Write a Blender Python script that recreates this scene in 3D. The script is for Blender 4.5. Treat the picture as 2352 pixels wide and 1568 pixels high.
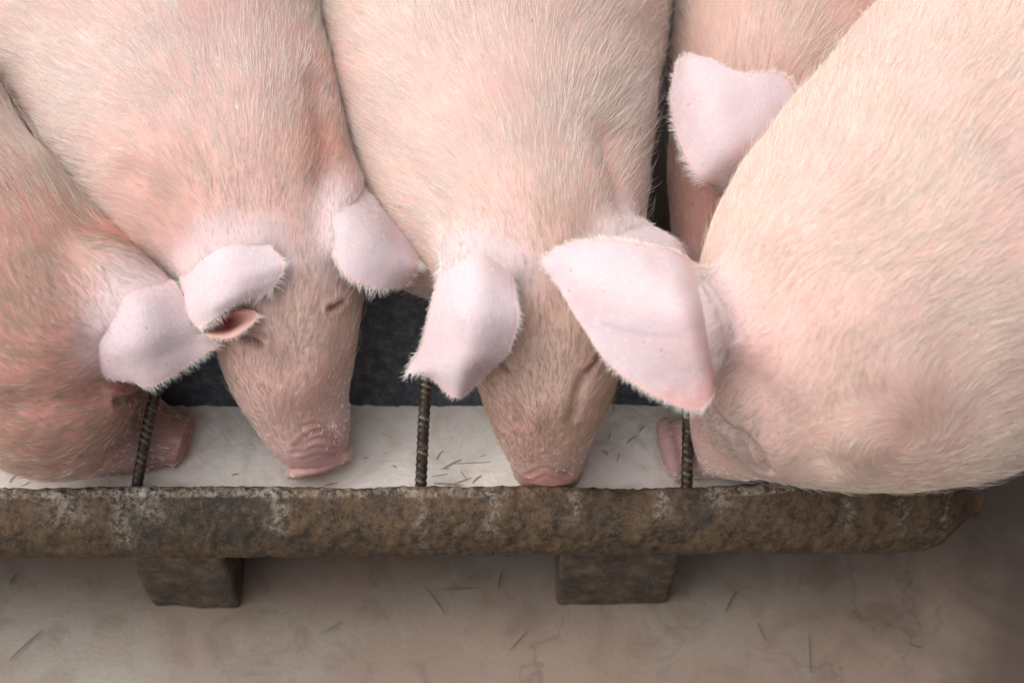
import bpy, math, random
import numpy as np
from mathutils import Vector
random.seed(7); rng = np.random.default_rng(7)
sc = bpy.context.scene
for o in list(bpy.data.objects): bpy.data.objects.remove(o)
COL = sc.collection

# ------------------------------------------------------------------ camera
PITCH = math.radians(55.0)
CAM = np.array([0.0, -0.680, 1.433])
FOC = 3267.0                      # focal length in units of a 2352 px wide frame
FW = np.array([0, math.cos(PITCH), -math.sin(PITCH)])
UP = np.array([0, math.sin(PITCH), math.cos(PITCH)])
cam = bpy.data.cameras.new('camera'); cam_o = bpy.data.objects.new('camera', cam); COL.objects.link(cam_o)
cam_o.location = CAM; cam_o.rotation_euler = (math.radians(90) - PITCH, 0, 0)
cam.sensor_width = 36; cam.lens = 50; cam.clip_start = 0.05; cam.clip_end = 200
cam.dof.use_dof = True; cam.dof.focus_distance = 1.37; cam.dof.aperture_fstop = 2.8
sc.camera = cam_o
sc.render.resolution_x = 1024; sc.render.resolution_y = 682

# ------------------------------------------------------------------ light
SUN_EL, SUN_AZ = math.radians(60), math.radians(-85)     # azimuth from +y, negative = towards -x
w = bpy.data.worlds.new('World'); sc.world = w; w.use_nodes = True
nt = w.node_tree; bg = nt.nodes['Background']; sky = nt.nodes.new('ShaderNodeTexSky')
sky.sky_type = 'NISHITA'; sky.sun_disc = False; sky.sun_elevation = SUN_EL; sky.sun_rotation = SUN_AZ
sky.air_density = 1.0; sky.dust_density = 4.0; sky.ozone_density = 1.0
hs = nt.nodes.new('ShaderNodeHueSaturation'); hs.inputs['Saturation'].default_value = .25   # bright overcast
nt.links.new(sky.outputs[0], hs.inputs['Color']); nt.links.new(hs.outputs[0], bg.inputs[0]); bg.inputs[1].default_value = 0.15
sun = bpy.data.lights.new('sun', 'SUN'); sun.energy = 1.5; sun.angle = math.radians(90); sun.color = (1, 0.955, 0.91)
so = bpy.data.objects.new('sun', sun); COL.objects.link(so)
sd = Vector((math.sin(SUN_AZ) * math.cos(SUN_EL), math.cos(SUN_AZ) * math.cos(SUN_EL), math.sin(SUN_EL)))
so.rotation_euler = sd.to_track_quat('Z', 'Y').to_euler()
sc.view_settings.view_transform = 'Standard'; sc.view_settings.look = 'None'
sc.view_settings.exposure = 0.36; sc.view_settings.gamma = 1.0
sc.render.engine = 'CYCLES'

# ------------------------------------------------------------------ helpers
def ray(u, v):
    return FW + (u - 1176) / FOC * np.array([1., 0, 0]) + (784 - v) / FOC * UP
def pt(u, v, z):                                   # a point of the frame at world height z
    r = ray(u, v); return CAM + r * ((z - CAM[2]) / r[2])
def depth(p): return float(np.dot(np.asarray(p) - CAM, FW))

def tag(o, label=None, cat=None, group=None, kind=None):
    if label: o['label'] = label
    if cat: o['category'] = cat
    if group: o['group'] = group
    if kind: o['kind'] = kind
    return o
def new_mesh(name, V, F, mat=None, parent=None, smooth=True):
    me = bpy.data.meshes.new(name)
    me.from_pydata([tuple(map(float, p)) for p in V] if not isinstance(V, np.ndarray) else V.tolist(), [], [list(map(int, f)) for f in F] if not isinstance(F, np.ndarray) else F.tolist())
    me.update()
    if smooth: me.polygons.foreach_set('use_smooth', [True] * len(me.polygons))
    if mat: me.materials.append(mat)
    o = bpy.data.objects.new(name, me); COL.objects.link(o)
    if parent: o.parent = parent
    return o
def _hash(ix, iy, iz, s):
    n = (ix * 73856093) ^ (iy * 19349663) ^ (iz * 83492791) ^ (s * 2654435)
    n = (n ^ (n >> 13)) * 1274126177 & 0x7fffffff
    n = (n ^ (n >> 16)) & 0xffff
    return n / 65535.0 * 2 - 1
def vnoise(P, freq, seed=0):
    q = np.asarray(P, float) * freq; i = np.floor(q).astype(np.int64); f = q - i; f = f * f * (3 - 2 * f)
    r = 0
    for a in (0, 1):
        for b in (0, 1):
            for c in (0, 1):
                wgt = (f[:, 0] if a else 1 - f[:, 0]) * (f[:, 1] if b else 1 - f[:, 1]) * (f[:, 2] if c else 1 - f[:, 2])
                r = r + wgt * _hash(i[:, 0] + a, i[:, 1] + b, i[:, 2] + c, seed)
    return r
def fbm(P, freq, oct=4, seed=0):
    r = 0; a = 1
    for k in range(oct): r = r + a * vnoise(P, freq * 2 ** k, seed + k); a *= 0.5
    return r
def sstep(a, b, x):
    t = np.clip((x - a) / (b - a), 0, 1); return t * t * (3 - 2 * t)
def norm(v): v = np.asarray(v, float); return v / (np.linalg.norm(v, axis=-1, keepdims=True) + 1e-12)
def catmull(P, n):
    P = np.asarray(P, float); P2 = np.vstack([2 * P[0] - P[1], P, 2 * P[-1] - P[-2]]); m = len(P) - 1
    t = np.linspace(0, m, n); i = np.minimum(t.astype(int), m - 1); f = (t - i)[:, None]
    p0, p1, p2, p3 = P2[i], P2[i + 1], P2[i + 2], P2[i + 3]
    return 0.5 * (2 * p1 + (p2 - p0) * f + (2 * p0 - 5 * p1 + 4 * p2 - p3) * f ** 2 + (3 * p1 - p0 - 3 * p2 + p3) * f ** 3)

# ------------------------------------------------------------------ materials
class NB:
    def __init__(s, name):
        s.m = bpy.data.materials.new(name); s.m.use_nodes = True; s.t = s.m.node_tree
        s.b = s.t.nodes['Principled BSDF']; s.out = s.t.nodes['Material Output']
    def n(s, t, **k):
        x = s.t.nodes.new(t)
        for a, v in k.items(): setattr(x, a, v)
        return x
    def l(s, a, b): s.t.links.new(a, b)
    def coord(s): 
        if not hasattr(s, '_c'): s._c = s.n('ShaderNodeTexCoord').outputs['Object']
        return s._c
    def noise(s, scale, detail=4, rough=.5, dist=0, mapscale=None):
        x = s.n('ShaderNodeTexNoise'); x.inputs['Scale'].default_value = scale; x.inputs['Detail'].default_value = detail
        x.inputs['Roughness'].default_value = rough; x.inputs['Distortion'].default_value = dist
        if mapscale:
            mp = s.n('ShaderNodeMapping'); mp.inputs['Scale'].default_value = mapscale; s.l(s.coord(), mp.inputs[0]); s.l(mp.outputs[0], x.inputs[0])
        else: s.l(s.coord(), x.inputs[0])
        return x.outputs['Fac']
    def ramp(s, fac, stops, interp='LINEAR'):
        r = s.n('ShaderNodeValToRGB'); r.color_ramp.interpolation = interp; e = r.color_ramp.elements
        while len(e) < len(stops): e.new(0.5)
        for k, (p, c) in enumerate(stops):
            e[k].position = p; e[k].color = (c if len(c) == 4 else (*c, 1)) if hasattr(c, '__len__') else (c, c, c, 1)
        s.l(fac, r.inputs[0]); return r.outputs[0]
    def mix(s, fac, a, b, mode='MIX'):
        x = s.n('ShaderNodeMix', data_type='RGBA', blend_type=mode)
        for sock, v in ((x.inputs[0], fac), (x.inputs[6], a), (x.inputs[7], b)):
            if isinstance(v, (int, float)): sock.default_value = v
            elif isinstance(v, tuple): sock.default_value = (*v, 1)
            else: s.l(v, sock)
        return x.outputs[2]
    def math(s, op, a, b=0.0):
        x = s.n('ShaderNodeMath', operation=op)
        for sock, v in ((x.inputs[0], a), (x.inputs[1], b)):
            if isinstance(v, (int, float)): sock.default_value = v
            else: s.l(v, sock)
        return x.outputs[0]
    def bump(s, h, strength=.3, dist=.002):
        b = s.n('ShaderNodeBump'); b.inputs['Strength'].default_value = strength; b.inputs['Distance'].default_value = dist
        s.l(h, b.inputs['Height']); s.l(b.outputs[0], s.b.inputs['Normal']); return b
    def base(s, c):
        if isinstance(c, tuple): s.b.inputs['Base Color'].default_value = (*c, 1)
        else: s.l(c, s.b.inputs['Base Color'])
    def rough(s, r):
        if isinstance(r, (int, float)): s.b.inputs['Roughness'].default_value = r
        else: s.l(r, s.b.inputs['Roughness'])

def mat_skin():
    s = NB('pig_skin')
    at = s.n('ShaderNodeAttribute'); at.attribute_name = 'skin_tone'
    n1 = s.noise(14, 5, .6); n2 = s.noise(160, 4, .7); n3 = s.noise(55, 3, .6)
    c = s.mix(s.math('MULTIPLY', s.ramp(n1, [(.40, 0.), (.68, 1.)]), .22), at.outputs['Color'], (.66, .34, .29))
    c = s.mix(s.math('MULTIPLY', s.ramp(n2, [(.52, 0.), (.72, 1.)]), .12), c, (.60, .30, .25))
    c = s.mix(s.math('MULTIPLY', s.ramp(n3, [(.25, 1.), (.45, 0.)]), .30), c, (.80, .62, .56))
    # small scabs and milk flecks of their own shape
    v = s.n('ShaderNodeTexVoronoi'); v.inputs['Scale'].default_value = 42; s.l(s.coord(), v.inputs[0])
    sp = s.math('LESS_THAN', v.outputs['Distance'], .055)
    c = s.mix(s.math('MULTIPLY', sp, .55), c, (.42, .14, .08))
    s.base(c); s.rough(.72)
    s.b.inputs['Subsurface Weight'].default_value = .12; s.b.inputs['Subsurface Radius'].default_value = (1, .35, .2)
    s.b.inputs['Subsurface Scale'].default_value = .006; s.b.inputs['Specular IOR Level'].default_value = .2
    s.bump(s.mix(.5, s.noise(420, 3, .6), n3), .35, .0012)
    return s.m
def mat_hair():
    s = NB('bristle')
    at = s.n('ShaderNodeAttribute'); at.attribute_name = 'hair_tone'
    s.base(at.outputs['Color']); s.rough(.45); s.b.inputs['Specular IOR Level'].default_value = .35
    return s.m
def mat_trough():
    s = NB('crusted_concrete')
    n = s.noise(42, 9, .78, .3); f = s.noise(170, 6, .8); g = s.noise(330, 4, .75)
    c = s.ramp(n, [(.38, (.016, .012, .009)), (.47, (.062, .037, .018)), (.56, (.12, .072, .036)), (.7, (.19, .12, .062))])
    c = s.mix(s.ramp(f, [(.46, 0.), (.56, .8)]), c, (.135, .085, .048))
    c = s.mix(s.ramp(f, [(.36, .85), (.46, 0.)]), c, (.05, .042, .035))
    c = s.mix(s.ramp(g, [(.60, 0.), (.76, .7)]), c, (.36, .27, .18))
    at = s.n('ShaderNodeAttribute'); at.attribute_name = 'splash'
    sep = s.n('ShaderNodeSeparateColor'); s.l(at.outputs['Color'], sep.inputs[0])
    # dried milk along the rim and drips; charcoal inside face
    dr = s.math('MULTIPLY', sep.outputs[0], s.ramp(s.noise(170, 6, .8, .3), [(.44, 0.), (.58, 1.)]))
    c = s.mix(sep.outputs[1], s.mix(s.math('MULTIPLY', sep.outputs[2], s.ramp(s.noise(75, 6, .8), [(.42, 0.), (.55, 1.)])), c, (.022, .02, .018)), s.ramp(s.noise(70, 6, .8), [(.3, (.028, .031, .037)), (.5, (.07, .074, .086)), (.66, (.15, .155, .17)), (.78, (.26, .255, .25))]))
    c = s.mix(dr, c, (.62, .56, .48))
    s.base(c); s.rough(s.ramp(f, [(.3, .45), (.7, .9)]))
    s.bump(s.mix(.5, f, g), .9, .004)
    return s.m
def mat_rod():
    s = NB('rusty_rebar')
    n = s.noise(120, 5, .7); c = s.ramp(n, [(.3, (.010, .008, .007)), (.5, (.035, .023, .016)), (.66, (.08, .053, .033)), (.78, (.26, .21, .15))])
    at = s.n('ShaderNodeAttribute'); at.attribute_name = 'rib'
    c = s.mix(s.math('MULTIPLY', at.outputs['Fac'], s.ramp(s.noise(45, 3, .6), [(.46, .0), (.62, .7)])), c, (.42, .36, .27))
    s.base(c); s.rough(.5); s.b.inputs['Metallic'].default_value = .25; s.bump(n, .5, .001); return s.m
def mat_milk():
    s = NB('milk')
    n = s.noise(13, 5, .55, 2.6); c = s.ramp(n, [(.34, (.70, .645, .575)), (.5, (.78, .735, .675)), (.7, (.82, .78, .73))])
    s.base(c); s.rough(.12); s.b.inputs['Specular IOR Level'].default_value = .5
    s.b.inputs['Subsurface Weight'].default_value = .2; s.b.inputs['Subsurface Scale'].default_value = .01
    s.bump(s.noise(28, 4, .55, 2.5), .45, .005); return s.m
def mat_floor():
    s = NB('wet_concrete')
    a = s.noise(3.2, 6, .6, .4); b = s.noise(16, 6, .65, .8); d = s.noise(170, 6, .8)
    c = s.ramp(a, [(.34, (.25, .222, .188)), (.47, (.225, .178, .14)), (.53, (.225, .162, .125)), (.70, (.25, .185, .142))])
    c = s.mix(s.ramp(b, [(.50, 0.), (.64, .65)]), c, (.16, .115, .085))
    c = s.mix(s.ramp(b, [(.28, .5), (.40, 0.)]), c, (.26, .235, .20))
    c = s.mix(s.ramp(d, [(.62, 0.), (.74, .5)]), c, (.09, .065, .05))
    # hairline cracks
    v = s.n('ShaderNodeTexVoronoi', feature='DISTANCE_TO_EDGE'); v.inputs['Scale'].default_value = 5.5
    ad = s.n('ShaderNodeVectorMath', operation='ADD'); s.l(s.coord(), ad.inputs[0])
    nz = s.n('ShaderNodeTexNoise'); nz.inputs['Scale'].default_value = 9; nz.inputs['Detail'].default_value = 5; s.l(s.coord(), nz.inputs[0])
    sc_ = s.n('ShaderNodeVectorMath', operation='SCALE'); sc_.inputs['Scale'].default_value = .22; s.l(nz.outputs['Color'], sc_.inputs[0]); s.l(sc_.outputs[0], ad.inputs[1]); s.l(ad.outputs[0], v.inputs[0])
    cr = s.math('MULTIPLY', s.ramp(v.outputs['Distance'], [(0., 1.), (.018, 0.)]), s.ramp(s.noise(4, 2), [(.52, 0.), (.62, .4)]))
    c = s.mix(cr, c, (.08, .055, .04))
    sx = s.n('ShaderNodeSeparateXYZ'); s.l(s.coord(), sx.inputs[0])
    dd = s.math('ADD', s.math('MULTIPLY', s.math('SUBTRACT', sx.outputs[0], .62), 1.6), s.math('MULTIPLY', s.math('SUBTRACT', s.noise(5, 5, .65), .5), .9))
    right_shade = s.ramp(s.math('ADD', dd, .5), [(.10, 0.), (.42, .8)])  # shade on the right-hand floor, painted into the colour with a ragged edge
    c = s.mix(right_shade, c, (.075, .052, .040))
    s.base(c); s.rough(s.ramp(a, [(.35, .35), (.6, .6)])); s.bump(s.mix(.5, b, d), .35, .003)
    return s.m
def mat_plain(name, col, rough=.6, var=.25, scale=40):
    s = NB(name); n = s.noise(scale, 4, .6)
    s.base(s.ramp(n, [(.3, tuple(x * (1 - var) for x in col)), (.7, tuple(min(1, x * (1 + var)) for x in col))])); s.rough(rough); s.bump(n, .3, .001); return s.m
def mat_foot():
    s = NB('stained_foot')
    n = s.noise(40, 8, .75); g = s.noise(260, 4, .75)
    c = s.ramp(n, [(.35, (.03, .024, .019)), (.5, (.075, .052, .036)), (.65, (.15, .105, .07))]); c = s.mix(s.ramp(g, [(.58, 0.), (.72, .7)]), c, (.24, .17, .11))
    s.base(c); s.rough(.8); s.bump(g, .7, .003); return s.m
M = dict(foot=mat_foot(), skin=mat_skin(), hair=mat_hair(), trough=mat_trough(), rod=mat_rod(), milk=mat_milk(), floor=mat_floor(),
         straw=mat_plain('straw', (.40, .30, .20)), stain=mat_plain('wet_dirt', (.10, .07, .05)),
         wall=mat_plain('shade_wall_dark', (.05, .042, .035), .85, .3, 12), rag=mat_plain('pale_plastic', (.7, .68, .63), .4, .06, 20))

# ------------------------------------------------------------------ floor
def build_floor():
    xs = np.concatenate([np.linspace(-60, -1.2, 20), np.linspace(-1.1, 1.1, 150), np.linspace(1.2, 60, 20)])
    ys = np.concatenate([np.linspace(-60, -.7, 20), np.linspace(-.6, 1.6, 150), np.linspace(1.7, 60, 20)])
    X, Y = np.meshgrid(xs, ys); P = np.stack([X.ravel(), Y.ravel(), 0 * X.ravel()], 1)
    P[:, 2] = .0025 * fbm(P, 7, 3, 5)
    nx, ny = len(xs), len(ys)
    i = (np.arange(ny - 1)[:, None] * nx + np.arange(nx - 1)[None]).ravel()
    F = np.stack([i, i + 1, i + 1 + nx, i + nx], 1)
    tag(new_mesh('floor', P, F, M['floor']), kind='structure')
build_floor()

def build_shade_wall():  # out-of-view wall added to keep light off the right-hand floor
    import bmesh
    V = []; n = 60
    xs_ = (.78, .94); F = []
    A_ = np.linspace(-1.6, .12, n); Zc = np.linspace(-.01, 3.0, n)
    Y, Z = np.meshgrid(A_, Zc); P = np.stack([np.full(Y.size, xs_[0]), Y.ravel(), Z.ravel()], 1); P[:, 0] -= .006 * fbm(P, 6, 4, 12)
    i = (np.arange(n - 1)[:, None] * n + np.arange(n - 1)[None]).ravel(); F1 = np.stack([i, i + n, i + n + 1, i + 1], 1)
    P2 = P.copy(); P2[:, 0] = xs_[1]; F2 = F1[:, ::-1] + n * n
    ring = list(range(n)) + [k * n + n - 1 for k in range(1, n)] + list(range(n * n - 2, n * (n - 1) - 1, -1)) + [k * n for k in range(n - 2, 0, -1)]
    F = F1.tolist() + F2.tolist() + [[a, b, b + n * n, a + n * n] for a, b in zip(ring, ring[1:] + ring[:1])]
    tag(new_mesh('added_shade_wall', np.vstack([P, P2]), F, M['wall'], smooth=False), 'unseen dark wall added right of the trough to block light', 'wall')
build_shade_wall()

# ------------------------------------------------------------------ trough
RIM_Z = .20
pA, pB = pt(0, 1139, RIM_Z), pt(2240, 1127, RIM_Z)
EX = norm(pB - pA); EY = np.array([-EX[1], EX[0], 0]); O = pt(1176, 1134, RIM_Z); O[2] = 0
def tl(x, y, z): return O + EX * x + EY * y + np.array([0, 0, z])      # trough-local to world
X0, X1 = -.85, float(np.dot(pB - O, EX)) + .02
MILK_Z = .168
rim_u = [0, 300, 600, 900, 1200, 1400, 1500, 1600, 1750, 1850, 1950, 2100, 2260]
rim_dv = [2, 6, 4, 1, -3, -8, -14, -4, 4, 20, 26, 16, 0]
def rim_dz(x):
    u = 1176 + x / .43e-3; return np.interp(u, rim_u, rim_dv) / 1500.
def build_trough():
    prof = [(.03, .092), (.005, .098), (-.015, .107), (-.027, .122), (-.033, .142), (-.031, .165), (-.022, .185), (-.008, .197), (.002, .2005), (.009, .197),
            (.014, .180), (.024, .14), (.055, .115), (.09, .125), (.118, .158), (.133, .185), (.155, .24), (.170, .290), (.182, .300), (.205, .296), (.214, .27), (.200, .20), (.18, .14), (.12, .10), (.07, .092)]
    prof = np.array(prof); n = 150
    C = catmull(np.vstack([prof, prof[:1]]), n + 1)[:-1]
    xs = np.arange(X0, X1, .0022); nx = len(xs)
    T = np.roll(C, -1, 0) - np.roll(C, 1, 0); N = norm(np.stack([-T[:, 1], T[:, 0]], 1))
    # outward normal check
    cen = C.mean(0)
    V = np.zeros((nx, n, 3)); XX = np.repeat(xs[:, None], n, 1)
    YY = np.repeat(C[None, :, 0], nx, 0).copy(); ZZ = np.repeat(C[None, :, 1], nx, 0).copy()
    P = np.stack([XX, YY, ZZ], -1).reshape(-1, 3)
    front = sstep(.03, -.0, YY)
    d = (.0016 * fbm(P, 20, 5, 1) + .0014 * fbm(P, 150, 3, 9)).reshape(nx, n)
    d += .002 * np.clip(fbm(P, 60, 3, 21), .35, 2).reshape(nx, n) * front - .0012
    d *= np.where(YY < .03, 1, .7)
    YY += d * N[None, :, 0] * -1; ZZ += d * N[None, :, 1] * -1
    nearrim = np.exp(-((YY - 0) / .02) ** 2) * sstep(.12, .19, ZZ)
    ZZ += rim_dz(XX) * nearrim
    bead = np.clip(vnoise(np.stack([xs * 1, xs * 0, xs * 0], 1), 90, 3) + .35 * vnoise(np.stack([xs, xs * 0, xs * 0], 1), 210, 4), 0, 1)
    ZZ += .0035 * bead[:, None] * np.exp(-((YY - .002) / .006) ** 2) * (ZZ > .18)
    # end narrows to the right
    ends = sstep(X1 - .10, X1, XX); ZZ += ends ** 2 * (.15 - ZZ) * .35
    YY = YY + ends ** 3 * (.09 - YY) * .30
    W = O[None, None] + EX * XX[..., None] + EY * YY[..., None] + np.array([0, 0, 1]) * ZZ[..., None]
    V = W.reshape(-1, 3)
    i = np.arange(nx - 1)[:, None] * n + np.arange(n)[None]; j = np.arange(nx - 1)[:, None] * n + (np.arange(n)[None] + 1) % n
    F = np.stack([i, j, j + n, i + n], -1).reshape(-1, 4).tolist()
    # solid end walls: outer hull strip closed at both ends
    outer = [k for k in range(n)]
    for ix, fl in ((0, 0), (nx - 1, 1)):
        a = int(np.argmin((C[:, 0] - .003) ** 2 + (C[:, 1] - .2) ** 2)); b = int(np.argmin((C[:, 0] - .19) ** 2 + (C[:, 1] - .3) ** 2))
        hull = [k % n for k in range(b, n + a + 1)]
        wall = [ix * n + k for k in hull]; F.append(wall if fl else wall[::-1])
        inner = [ix * n + k for k in range(a, b + 1)]; F.append(inner if fl else inner[::-1])
    o = new_mesh('feeding_trough', V, F, M['trough'])
    a = o.data.color_attributes.new('splash', 'FLOAT_COLOR', 'POINT')
    c = np.zeros((nx, n, 4)); c[..., 3] = 1
    ptop = sstep(.155, .197, ZZ) * (YY < .02)
    pat = fbm(np.stack([XX, ZZ * 1.2, 0 * ZZ], -1).reshape(-1, 3), 16, 3, 40).reshape(nx, n)
    drip = 0
    for ux, wd, zb in ((-.383, .010, .155), (-.09, .004, .15), (-.36, .018, .188), (-.23, .008, .172), (.145, .009, .185), (.33, .004, .18), (.20, .012, .192), (-.44, .02, .187), (.43, .003, .15), (.06, .006, .187), (-.02, .006, .17), (.385, .002, .16)):
        drip = np.maximum(drip, np.exp(-((XX - ux - .004 * np.sin(ZZ * 300)) / wd) ** 2) * sstep(zb - .01, zb + .01, ZZ))
    c[..., 0] = np.where(YY < .02, np.clip(drip * .35 + .4 * sstep(.198, .204, ZZ) * (YY > -.004), 0, 1), 0)
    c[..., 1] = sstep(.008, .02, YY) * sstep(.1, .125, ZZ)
    dark = sstep(.25, .8, fbm(np.stack([XX, ZZ, 0 * ZZ], -1).reshape(-1, 3), 11, 4, 77).reshape(nx, n)) * sstep(.15, .175, ZZ) * .8
    c[..., 2] = dark * (YY < .02)
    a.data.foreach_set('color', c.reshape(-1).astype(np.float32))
    tag(o, 'long crusted brown concrete feeding trough full of milky swill, standing on two stub feet', 'trough')
    return o
trough = build_trough()

def box_noise(name, c, size, mat, parent=None, amp=.0018, taper=0., seg=.006, skew=0):
    # a rough cast block: subdivided box with worn corners
    import bmesh
    bm = bmesh.new(); n = [max(2, int(s / seg)) for s in size]; V = []; idx = {}
    F = []
    def g(i, j, k):
        key = (i, j, k)
        if key not in idx:
            idx[key] = len(V); V.append([(i / n[0] - .5) * size[0], (j / n[1] - .5) * size[1], (k / n[2] - .5) * size[2]])
        return idx[key]
    for ax in range(3):
        b, c2 = (ax + 1) % 3, (ax + 2) % 3
        for side in (0, n[ax]):
            for p in range(n[b]):
                for q in range(n[c2]):
                    co = []
                    for dp, dq in ((0, 0), (1, 0), (1, 1), (0, 1)):
                        t = [0, 0, 0]; t[ax] = side; t[b] = p + dp; t[c2] = q + dq; co.append(g(*t))
                    F.append(co if side else co[::-1])
    bm.free()
    V = np.array(V); S = np.array(size) / 2; r = .005
    inner = np.clip(V, -(S - r), S - r); dv = V - inner; L = np.linalg.norm(dv, axis=1, keepdims=True)
    V = inner + dv / np.maximum(L, 1e-9) * np.minimum(L, r) 
    V[:, 0] *= 1 + taper * (V[:, 2] / S[2]); V[:, 0] += skew * V[:, 2]
    Wd = O + np.outer(V[:, 0] + c[0], EX) + np.outer(V[:, 1] + c[1], EY) + np.outer(V[:, 2] + c[2], [0, 0, 1])
    Wd += norm(V) * (amp * fbm(Wd, 30, 5, 8) + amp * .5 * fbm(Wd, 150, 2, 8))[:, None]
    return new_mesh(name, Wd, F, mat, parent)
def xt(u, v=1330, z=.05, y=-.03): return float(np.dot(pt(u, v, z) - O, EX))
for ua, ub, tp in ((330, 538, .03), (1280, 1545, .0)):
    xa, xb = xt(ua), xt(ub)
    box_noise('foot', ((xa + xb) / 2, .045, .058), (xb - xa, .145, .125), M['foot'], trough, taper=tp)
box_noise('foot', (-.75, .045, .058), (.1, .145, .125), M['foot'], trough)

def make_rod(ua, ub, sag):
    a = pt(ua, 1130, RIM_Z - .012); b = pt(ub, 662, .300)
    n = 220; m = 18; L = np.linalg.norm(b - a); T = norm(b - a); s1 = norm(np.cross(T, [0, 0, 1])); s2 = np.cross(s1, T)
    V = []; R = []
    for i in range(n + 1):
        t = i / n; c = a + (b - a) * t + np.array([0, 0, sag]) * math.sin(math.pi * t)
        for k in range(m):
            an = 2 * math.pi * k / m; ph = (t * L / .0058 + .25 * math.cos(an)) % 1
            rib = math.exp(-((ph - .5) / .16) ** 2) * (abs(math.sin(an + .4)) > .22)
            r = .0055 + .0009 * rib; V.append(c + (s1 * math.cos(an) + s2 * math.sin(an)) * r); R.append(rib)
    F = [(i * m + k, i * m + (k + 1) % m, (i + 1) * m + (k + 1) % m, (i + 1) * m + k) for i in range(n) for k in range(m)]
    F += [list(range(m))[::-1], [n * m + k for k in range(m)]]
    o = new_mesh('divider_rod', V, F, M['rod'], trough)
    at = o.data.attributes.new('rib', 'FLOAT', 'POINT'); at.data.foreach_set('value', np.array(R, np.float32))
for ua, ub in ((312, 455), (966, 1001), (1577, 1570)): make_rod(ua, ub, .030)

# ------------------------------------------------------------------ milk
SNOUTS = []
def build_milk():
    xs = np.arange(X0 + .01, X1 - .012, .004); ys = np.linspace(.006, .135, 44)
    X, Y = np.meshgrid(xs, ys); Z = np.full_like(X, MILK_Z)
    Pw = O + X[..., None] * EX + Y[..., None] * EY
    Z += .0006 * fbm(Pw.reshape(-1, 3), 30, 3, 3).reshape(X.shape)
    for s in SNOUTS:
        d = np.hypot(Pw[..., 0] - s[0], Pw[..., 1] - s[1])
        Z += .0006 * np.sin(d * 330 + 2 * vnoise(Pw.reshape(-1, 3), 25, 2).reshape(d.shape)) * np.exp(-((d - .03) / .03) ** 2)
    wob = .0045 * fbm(np.stack([X.ravel(), 0 * X.ravel(), 0 * X.ravel()], 1), 14, 3, 55).reshape(X.shape); Z += .5 * np.clip(Y - .118, 0, 1) ** 1 * 0; Pw = Pw + EY * (wob * sstep(.09, .13, Y))[..., None]
    Pw[..., 2] = Z; nx, ny = len(xs), len(ys)
    i = (np.arange(ny - 1)[:, None] * nx + np.arange(nx - 1)[None]).ravel()
    top = Pw.reshape(-1, 3); F = np.stack([i, i + 1, i + 1 + nx, i + nx], 1)
    o = new_mesh('milk', top, F, M['milk'])
    tag(o, 'creamy white milky swill pooled inside the trough around the snouts', 'milk')

# ------------------------------------------------------------------ pigs
def smin(a, b, k):
    h = np.clip(.5 + .5 * (b - a) / k, 0, 1); return b + (a - b) * h - k * h * (1 - h)
def smax(a, b, k): return -smin(-a, -b, k)
def axis_coords(lo, hi, flo, fhi, fine, coarse):
    c = [flo]; h = fine
    a = list(np.arange(flo, fhi, fine)); h = fine; x = a[-1]
    while x < hi: h = min(h * 1.12, coarse); x += h; a.append(x)
    x = a[0]; h = fine; b = []
    while x > lo: h = min(h * 1.12, coarse); x -= h; b.append(x)
    return np.array(b[::-1] + a, np.float32)
def surface_nets(F, xs, ys, zs):
    S = F < 0; nx, ny, nz = F.shape
    base = S[:-1, :-1, :-1]; anyc = np.zeros((nx - 1, ny - 1, nz - 1), bool)
    corners = [(a, b, c) for a in (0, 1) for b in (0, 1) for c in (0, 1)]
    sl = lambda o, n: slice(o, n - 1 + o)
    for a, b, c in corners: anyc |= S[sl(a, nx), sl(b, ny), sl(c, nz)] != base
    ci = np.argwhere(anyc); idx = -np.ones(anyc.shape, np.int64); idx[anyc] = np.arange(len(ci))
    P = np.zeros((len(ci), 3)); cnt = np.zeros(len(ci))
    ax = (xs, ys, zs)
    for a, b, c in corners:
        for d in range(3):
            o = [a, b, c]
            if o[d]: continue
            e = o.copy(); e[d] = 1
            f0 = F[ci[:, 0] + o[0], ci[:, 1] + o[1], ci[:, 2] + o[2]]; f1 = F[ci[:, 0] + e[0], ci[:, 1] + e[1], ci[:, 2] + e[2]]
            m = (f0 < 0) != (f1 < 0); t = np.where(m, f0 / np.where(m, f0 - f1, 1), 0)
            for q in range(3):
                q0 = ax[q][ci[:, q] + o[q]]; q1 = ax[q][ci[:, q] + e[q]]
                P[:, q] += np.where(m, q0 + (q1 - q0) * t, 0)
            cnt += m
    P /= cnt[:, None]; quads = []
    for d in range(3):
        n = [nx, ny, nz]; A = [slice(None)] * 3; B = [slice(None)] * 3; A[d] = slice(0, n[d] - 1); B[d] = slice(1, n[d])
        ch = S[tuple(A)] != S[tuple(B)]; e = np.argwhere(ch)
        p, q = (d + 1) % 3, (d + 2) % 3
        e = e[(e[:, p] > 0) & (e[:, q] > 0) & (e[:, p] < n[p] - 1) & (e[:, q] < n[q] - 1)]
        def cell(dp, dq):
            k = e.copy(); k[:, p] -= dp; k[:, q] -= dq; return idx[k[:, 0], k[:, 1], k[:, 2]]
        Q = np.stack([cell(1, 1), cell(0, 1), cell(0, 0), cell(1, 0)], 1)
        ins = S[e[:, 0], e[:, 1], e[:, 2]]; Q[~ins] = Q[~ins][:, ::-1]; quads.append(Q)
    return P, np.vstack(quads)

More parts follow.
